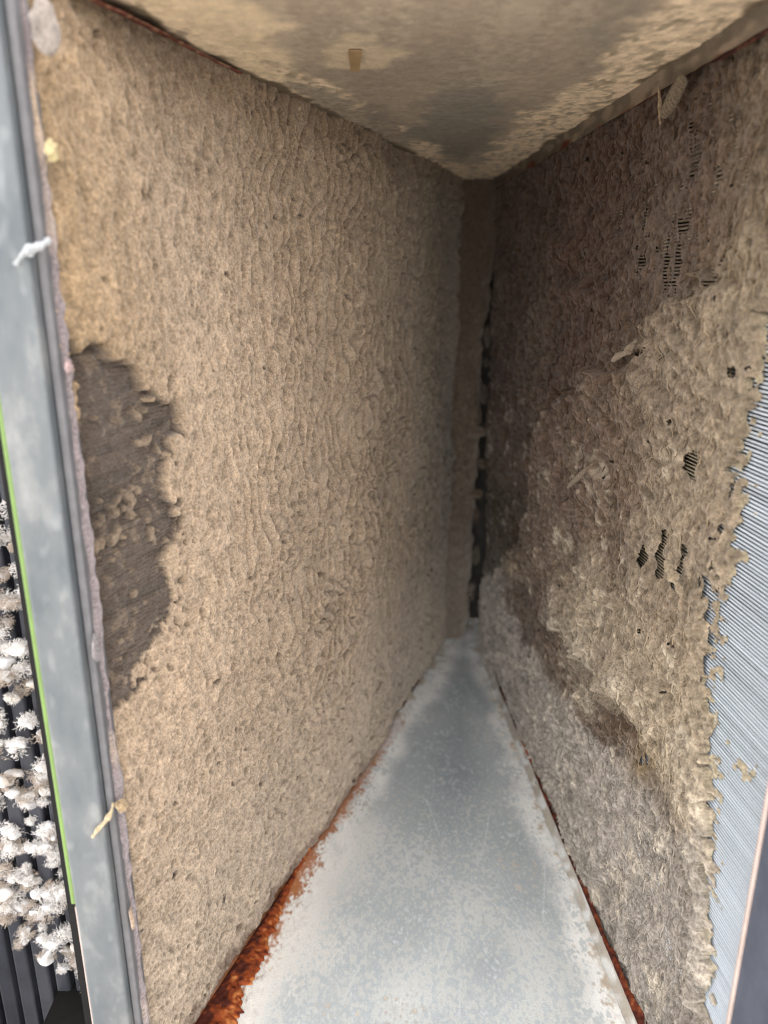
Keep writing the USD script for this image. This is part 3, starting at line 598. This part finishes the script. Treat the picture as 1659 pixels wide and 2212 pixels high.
# ================================================================ POSTS AT THE OPEN SIDE
yp = -.528
post = thing('frame_post', 'blurred galvanised corner post with lint stuck to its edge, at the left of the opening', 'post')
xo, xi, xl_ = -.2152, -.1972, -.1935
def rbox(x0, x1, y0, y1, z0, z1, r=.0012):
    b = shapely.box(x0 + r, y0 + r, x1 - r, y1 - r).buffer(r, quad_segs=4)
    m_ = trimesh.creation.extrude_polygon(b, z1 - z0, engine='earcut'); m_.apply_translation([0, 0, z0]); return m_
obj('face', rbox(xo, xi, yp, yp + .012, -.08, .505, .0016), post_m, post, smooth=30)
obj('inner_lip', rbox(xi + .0004, xl_, yp + .004, yp + .016, -.08, .505, .0010), lip_m, post, smooth=30)
obj('fringe_strip', rbox(xo - .0024, xo - .0002, yp + .002, yp + .009, .13, .415, .0006), green_m, post, smooth=30, label='added thin yellow-green strip for a colour fringe along the outer side of the post')  # added strip standing in for a green colour fringe, no part of the post
zz = np.linspace(-.05, .50, 500); an = np.arange(10) * 2 * np.pi / 10; Zb, A = np.meshgrid(zz, an, indexing='ij')
rb = .0013 * (1 + .35 * n2(Zb, A * 0, .012, 1, 700) + .3 * n2(Zb, A * .002, .003, .002, 701)); rb = np.maximum(rb, .0002)
bv = np.stack([xl_ + .0002 + rb * np.cos(A), yp + .010 + 1.6 * rb * np.sin(A), Zb], -1).reshape(-1, 3); ii, jj = np.meshgrid(np.arange(499), np.arange(10), indexing='ij'); a0 = ii * 10 + jj; a1 = ii * 10 + (jj + 1) % 10
bf = np.stack([a0, a0 + 10, a1 + 10, a1], -1).reshape(-1, 4)[:, ::-1]
obj('lint_edge', (bv, np.vstack([bf[:, [0, 1, 2]], bf[:, [0, 2, 3]]])), lintm, post, col=lerp(np.ones((len(bv), 3)) * lin(128, 116, 114), lin(168, 146, 122), sstep(n2(bv[:, 2], bv[:, 2] * 0, .02, 1, 702), .2, 1.2)))
obj('outer_bead', rbox(xo - .0010, xo - .0002, yp + .002, yp + .009, -.08, .128, .0004), edge_m, post, smooth=30)
postR = thing('frame_post', 'dark blue-grey post with a bare metal edge at the lower right of the opening', 'post')
yq = -.556
px0 = .0752
obj('face', rbox(px0, px0 + .06, -.66, -.5546, -.08, .50, .001), navy_m, postR, smooth=30)
obj('bare_edge', rbox(px0 - .0008, px0 + .05, -.5544, -.5524, -.08, .50, .0005), edge_m, postR, smooth=30)

# ================================================================ OUTSIDE, LEFT OF THE POST
outp = thing('outer_coil', 'dark outer coil face in the open left of the post, clotted with white lint', 'coil')
yb = -.455
for i in range(13):
    x0 = -.34 + i * .0115
    obj('slat', rbox(x0, x0 + .0085, yb, yb + .02, -.12, .55, .002), plain('dark_slat', (.022, .022, .028), .6, 0, .3) if i == 0 else '/World/Looks/dark_slat', outp, smooth=30)
bp = trimesh.creation.box([.2, .006, .7]); bp.apply_translation([-.27, yb + .03, .21]); obj('backing', bp, black_m, outp, smooth=False)
fv, ff, n0, fq, fqc = [], [], 0, [], []
ico = trimesh.creation.icosphere(2)
r3 = np.random.default_rng(11)
for i in range(560):
    c0 = np.array([r3.uniform(-.335, -.205), yb - r3.uniform(0, .008), r3.uniform(.0, .36)])
    if n2(c0[0], c0[2], .02, .025, 500) + .45 < r3.normal() * .35: continue
    rad = r3.uniform(.0018, .0056) * np.array([r3.uniform(.9, 1.7), .8, r3.uniform(.7, 1.2)])
    vv = ico.vertices * rad * .62
    vv = vv * (1 + .45 * n3(vv + c0, .0035, i % 7)[:, None] + .42 * n3(vv + c0, .0014, i % 5)[:, None]) + c0
    fv.append(vv); ff.append(ico.faces + n0); n0 += len(vv)
    k = int(220 * (rad[0] / .005) ** 1.3) + 60                       # cottony fibres round every clot
    q = np.zeros((k, 5, 3)); d = r3.normal(size=(k, 3)); e = d / np.linalg.norm(d, axis=1, keepdims=True)
    q[:, 0] = c0 + e * rad * r3.uniform(.45, 1.0, (k, 1)) * (1 + .5 * n3(e * rad + c0, .003, i % 7)[:, None]); d = e + r3.normal(size=(k, 3)) * .8
    for a in range(1, 5):
        d = d / np.linalg.norm(d, axis=1, keepdims=True); q[:, a] = q[:, a - 1] + d * r3.uniform(.0003, .0008, (k, 1)); d = d + r3.normal(size=d.shape) * .7
    fq.append(q); fqc.append(np.ones((k, 3)) * (lin(226, 219, 212) if r3.random() < .6 else lin(190, 174, 158)) * r3.uniform(.6, 1.15, (k, 1)))
fv, ff = np.vstack(fv), np.vstack(ff)
fc = lerp(np.ones((len(fv), 3)) * lin(190, 183, 177), lin(160, 146, 130), sstep(n3(fv, .006, 3), .0, 1.4))
flf = thing('lint_fluff', 'clotted white lint on the dark outer coil face left of the post', 'lint', kind='stuff')
fluff_m = M('white_fluff', {'a': ('attribute', {'attribute': 'col'}), 'p': ('principled_bsdf', {'roughness': 1.0, 'specular_ior_level': 0.0, 'subsurface_weight': .7, 'subsurface_scale': .004, 'subsurface_radius': (1.0, .9, .8)})}, [('a.color', 'p.base_color')])
obj('clots', (fv, ff), fluff_m, flf, col=fc)
fibres('loose_fibres', np.vstack(fq), fibre_m, flf, .00022, np.vstack(fqc))
tag(obj('outer_sheet', rbox(-.36, -.292, yb - .03, yb - .026, -.12, .045, .001), pale_sheet_m, smooth=30), 'pale grey metal sheet at the very lower left, outside the post', 'metal sheet')

# ================================================================ LOOSE BITS
def tuft(name, label, group, c0, rad, colr, seed, nf=60, sub=4, cat='lint tuft', amp=.3):
    b = trimesh.creation.icosphere(sub); vv = b.vertices * np.array(rad); s = max(rad)
    vv = vv * (1 + amp * n3(vv + np.array(c0), s * .8, seed)[:, None] + amp * .7 * n3(vv, s * .35, seed + 1)[:, None] + amp * .35 * n3(vv, s * .15, seed + 2)[:, None])
    t_ = thing(name, label, cat, group, loc=tuple(float(x) for x in c0))
    cl = np.ones((len(vv), 3)) * colr * (1 + .12 * n3(vv, .0015, seed)[:, None])
    obj('clump', (vv, b.faces), lintm, t_, col=cl)
    if nf:
        k = rng.integers(0, len(vv), nf); p = np.zeros((nf, 5, 3)); p[:, 0] = vv[k]; d = vv[k] / np.linalg.norm(vv[k], axis=1, keepdims=True)
        for i in range(1, 5):
            d = d + rng.normal(size=(nf, 3)) * .5; d /= np.linalg.norm(d, axis=1, keepdims=True); p[:, i] = p[:, i - 1] + d * s * .16
        fibres('loose_fibres', p, fibre_m, t_, .0003, np.ones((nf, 3)) * colr * rng.uniform(.8, 1.15, nf)[:, None])
    return t_
yt = yp - .002
for k, (x, y, rx, rz, cl, lb) in enumerate((
        (92, 58, .0034, .0066, lin(140, 129, 120), 'pinkish white lint tuft at the top of the left post'),
        (112, 330, .0024, .0040, lin(166, 150, 112), 'cream lint tuft on the left post, below the pinkish one'),
        (150, 790, .0016, .0040, lin(146, 124, 120), 'pink lint tuft on the left post beside the dark bare patch'),
        (207, 1400, .0012, .0050, lin(120, 112, 110), 'grey lint sliver on the inner lip of the left post'),
        (262, 1738, .0022, .0026, lin(150, 128, 98), 'tan lint tuft hanging off the lip of the left post, beside the twig-shaped one'),
        (285, 1980, .0010, .0060, lin(150, 128, 108), 'lowest lint sliver on the lip of the left post'))):
    p = on_y([(x, y)], yt + .004)[0]
    tuft('lint_tuft', lb, 'lint tufts on the left post', p, (rx, .002, rz), cl, k, 0, 3)
def tubemesh(pts, r, sides=8):
    pts = np.asarray(pts, float); t_ = np.gradient(pts, axis=0); t_ /= np.linalg.norm(t_, axis=1, keepdims=True)
    a = np.cross(t_, [0.2, 1, .1]); a /= np.linalg.norm(a, axis=1, keepdims=True); b = np.cross(t_, a)
    r = np.broadcast_to(r, (len(pts),)); an = np.arange(sides) * 2 * np.pi / sides
    v = pts[:, None] + r[:, None, None] * (np.cos(an)[None, :, None] * a[:, None] + np.sin(an)[None, :, None] * b[:, None])
    f = []
    for i in range(len(pts) - 1):
        for j in range(sides):
            q0, q1 = i * sides + j, i * sides + (j + 1) % sides; f += [(q0, q1, q1 + sides), (q0, q1 + sides, q0 + sides)]
    f += [(0, j + 1, j) for j in range(1, sides - 1)]; e = (len(pts) - 1) * sides; f += [(e, e + j, e + j + 1) for j in range(1, sides - 1)]
    return v.reshape(-1, 3), np.array(f)
def strand_thing(label, pts, r, colr, seed, cat='lint strand', name='lint_strand', group=None):
    pts = np.asarray(pts, float); s = np.linspace(0, 1, len(pts)); q = np.linspace(0, 1, 40)
    c = np.stack([np.interp(q, s, pts[:, i]) for i in range(3)], 1)
    for _ in range(6): c[1:-1] = .25 * c[:-2] + .5 * c[1:-1] + .25 * c[2:]
    v, f = tubemesh(c, r * (.75 + .5 * np.sin(np.pi * q)) * (1 + .3 * n2(q, q * 0, .08, 1, 600 + seed)))
    v = v + .25 * r * n3(v, r * 1.5, seed)[:, None] * rng.normal(size=(len(v), 1)) * .5
    t_ = thing(name, label, cat, group)
    obj('strand', (v, f), lintm, t_, col=np.ones((len(v), 3)) * colr)
strand_thing('white curled lint strand lying across the face of the left post', on_y([(32, 572), (50, 548), (72, 536), (95, 528), (108, 516)], yt), .0010, lin(166, 166, 166), 1)
strand_thing('cream twig-shaped lint strand low on the left post', on_y([(200, 1808), (212, 1790), (228, 1775), (240, 1755), (245, 1735)], yt), .0008, lin(166, 148, 118), 2)
R_ = lambda pts, hh: np.array([RGT.at(a, b, c) for (a, b), c in zip(RGT.uz(pts), hh)])
strand_thing('pale forked lint strand lying on the middle of the right lint blanket', R_([(1252, 1052), (1268, 1040), (1285, 1028), (1300, 1012), (1312, 1000)], [.008, .009, .010, .010, .009]), .0013, lin(110, 94, 76), 3)
strand_thing('fat lint strand hanging over the bare fin holes of the right coil', R_([(1466, 1212), (1474, 1228), (1480, 1244), (1490, 1262), (1500, 1285)], [.006, .0065, .006, .006, .006]), .0017, lin(140, 123, 100), 4)
strand_thing('lint strand sticking out of the torn upper edge of the right lint blanket', R_([(1362, 778), (1374, 768), (1388, 762), (1400, 748), (1405, 735)], [.010, .010, .009, .009, .008]), .0014, lin(112, 96, 78), 5)
strand_thing('thin lint thread hanging down near the roof at the upper right', R_([(1448, 190), (1452, 220), (1450, 250), (1452, 268)], [.006, .006, .006, .006]), .0007, lin(150, 126, 100), 6)
# ribbed scrap near the roof
a, b = R_([(1524, 172), (1478, 250)], [.010, .010])
scr = thing('ribbed_scrap', 'pale ribbed scrap stuck to the right lint blanket just under the roof', 'scrap')
for i in range(9):
    c = a + (b - a) * (i + .5) / 9; d = (b - a) / np.linalg.norm(b - a); wdt = .0052 * math.sin(math.pi * (.22 + .62 * i / 8))
    s_ = trimesh.creation.icosphere(2); w_ = np.cross(d, RGT.n)
    vv = c + s_.vertices[:, :1] * d * np.linalg.norm(b - a) / 9 * .62 + s_.vertices[:, 1:2] * w_ * wdt + s_.vertices[:, 2:] * RGT.n * .0022
    obj('segment', (vv, s_.faces), lintm, scr, col=np.ones((len(vv), 3)) * lin(104, 89, 71))
# clumps that stick in the slot and on the right blanket
for k, (pt, rad, cl, lb) in enumerate((
        ((.0205, .000, .262), (.0065, .004, .0085), lin(105, 91, 75), 'round lint ball on the corner strip half way up the slot'),
        ((.0235, .000, .247), (.0115, .004, .0060), lin(109, 95, 81), 'flat lint ledge poking over the slot just below the round ball'),
        ((.0315, .002, .213), (.0042, .004, .0050), lin(84, 71, 57), 'dark lint knob at the right side of the slot, under the ledge'),
        ((.0285, .002, .178), (.0060, .004, .0045), lin(98, 82, 65), 'lint knob bridging the slot beside the dark hollow'),
        ((.0338, .004, .352), (.0030, .004, .0120), lin(81, 71, 61), 'highest lint bit in the black slot, tall and narrow'),
        ((.0335, .004, .322), (.0026, .004, .0045), lin(78, 68, 58), 'second highest lint bit in the slot'),
        ((.0322, .004, .290), (.0036, .004, .0100), lin(81, 71, 61), 'lint bit in the slot above the round ball'),
        ((.0290, .003, .150), (.0034, .004, .0090), lin(85, 72, 58), 'tall lint knob in the slot beside the lower end of the dark hollow'),
        ((.0300, .003, .105), (.0036, .004, .0110), lin(86, 77, 65), 'long lint clump in the slot between the dark hollow and the floor plate'),
        ((.0270, .003, .060), (.0040, .004, .0100), lin(105, 93, 81), 'lowest lint clump in the slot, above the floor plate nose'))):
    tuft('lint_clump', lb, 'lint clumps in the corner slot', pt, rad, cl, 10 + k, 40, 4)
for k, (x, y, hh, rad, cl, lb) in enumerate((
        (1286, 1500, .0045, (.005, .010, .0085), lin(140, 127, 109), 'smaller of two pale lint clumps low on the right blanket'),
        (1352, 1482, .0050, (.005, .012, .0105), lin(146, 132, 112), 'bigger of two pale lint clumps low on the right blanket'),
        (1128, 1212, .006, (.005, .014, .0085), lin(156, 138, 116), 'lint clump overhanging the dark hollow near the corner'))):
    uz = RGT.uz([(x, y)])[0]; tuft('lint_clump', lb, 'lint clumps on the right blanket', RGT.at(uz[0], uz[1], hh), rad, cl, 20 + k, 260, 5, 'lint tuft', .27)
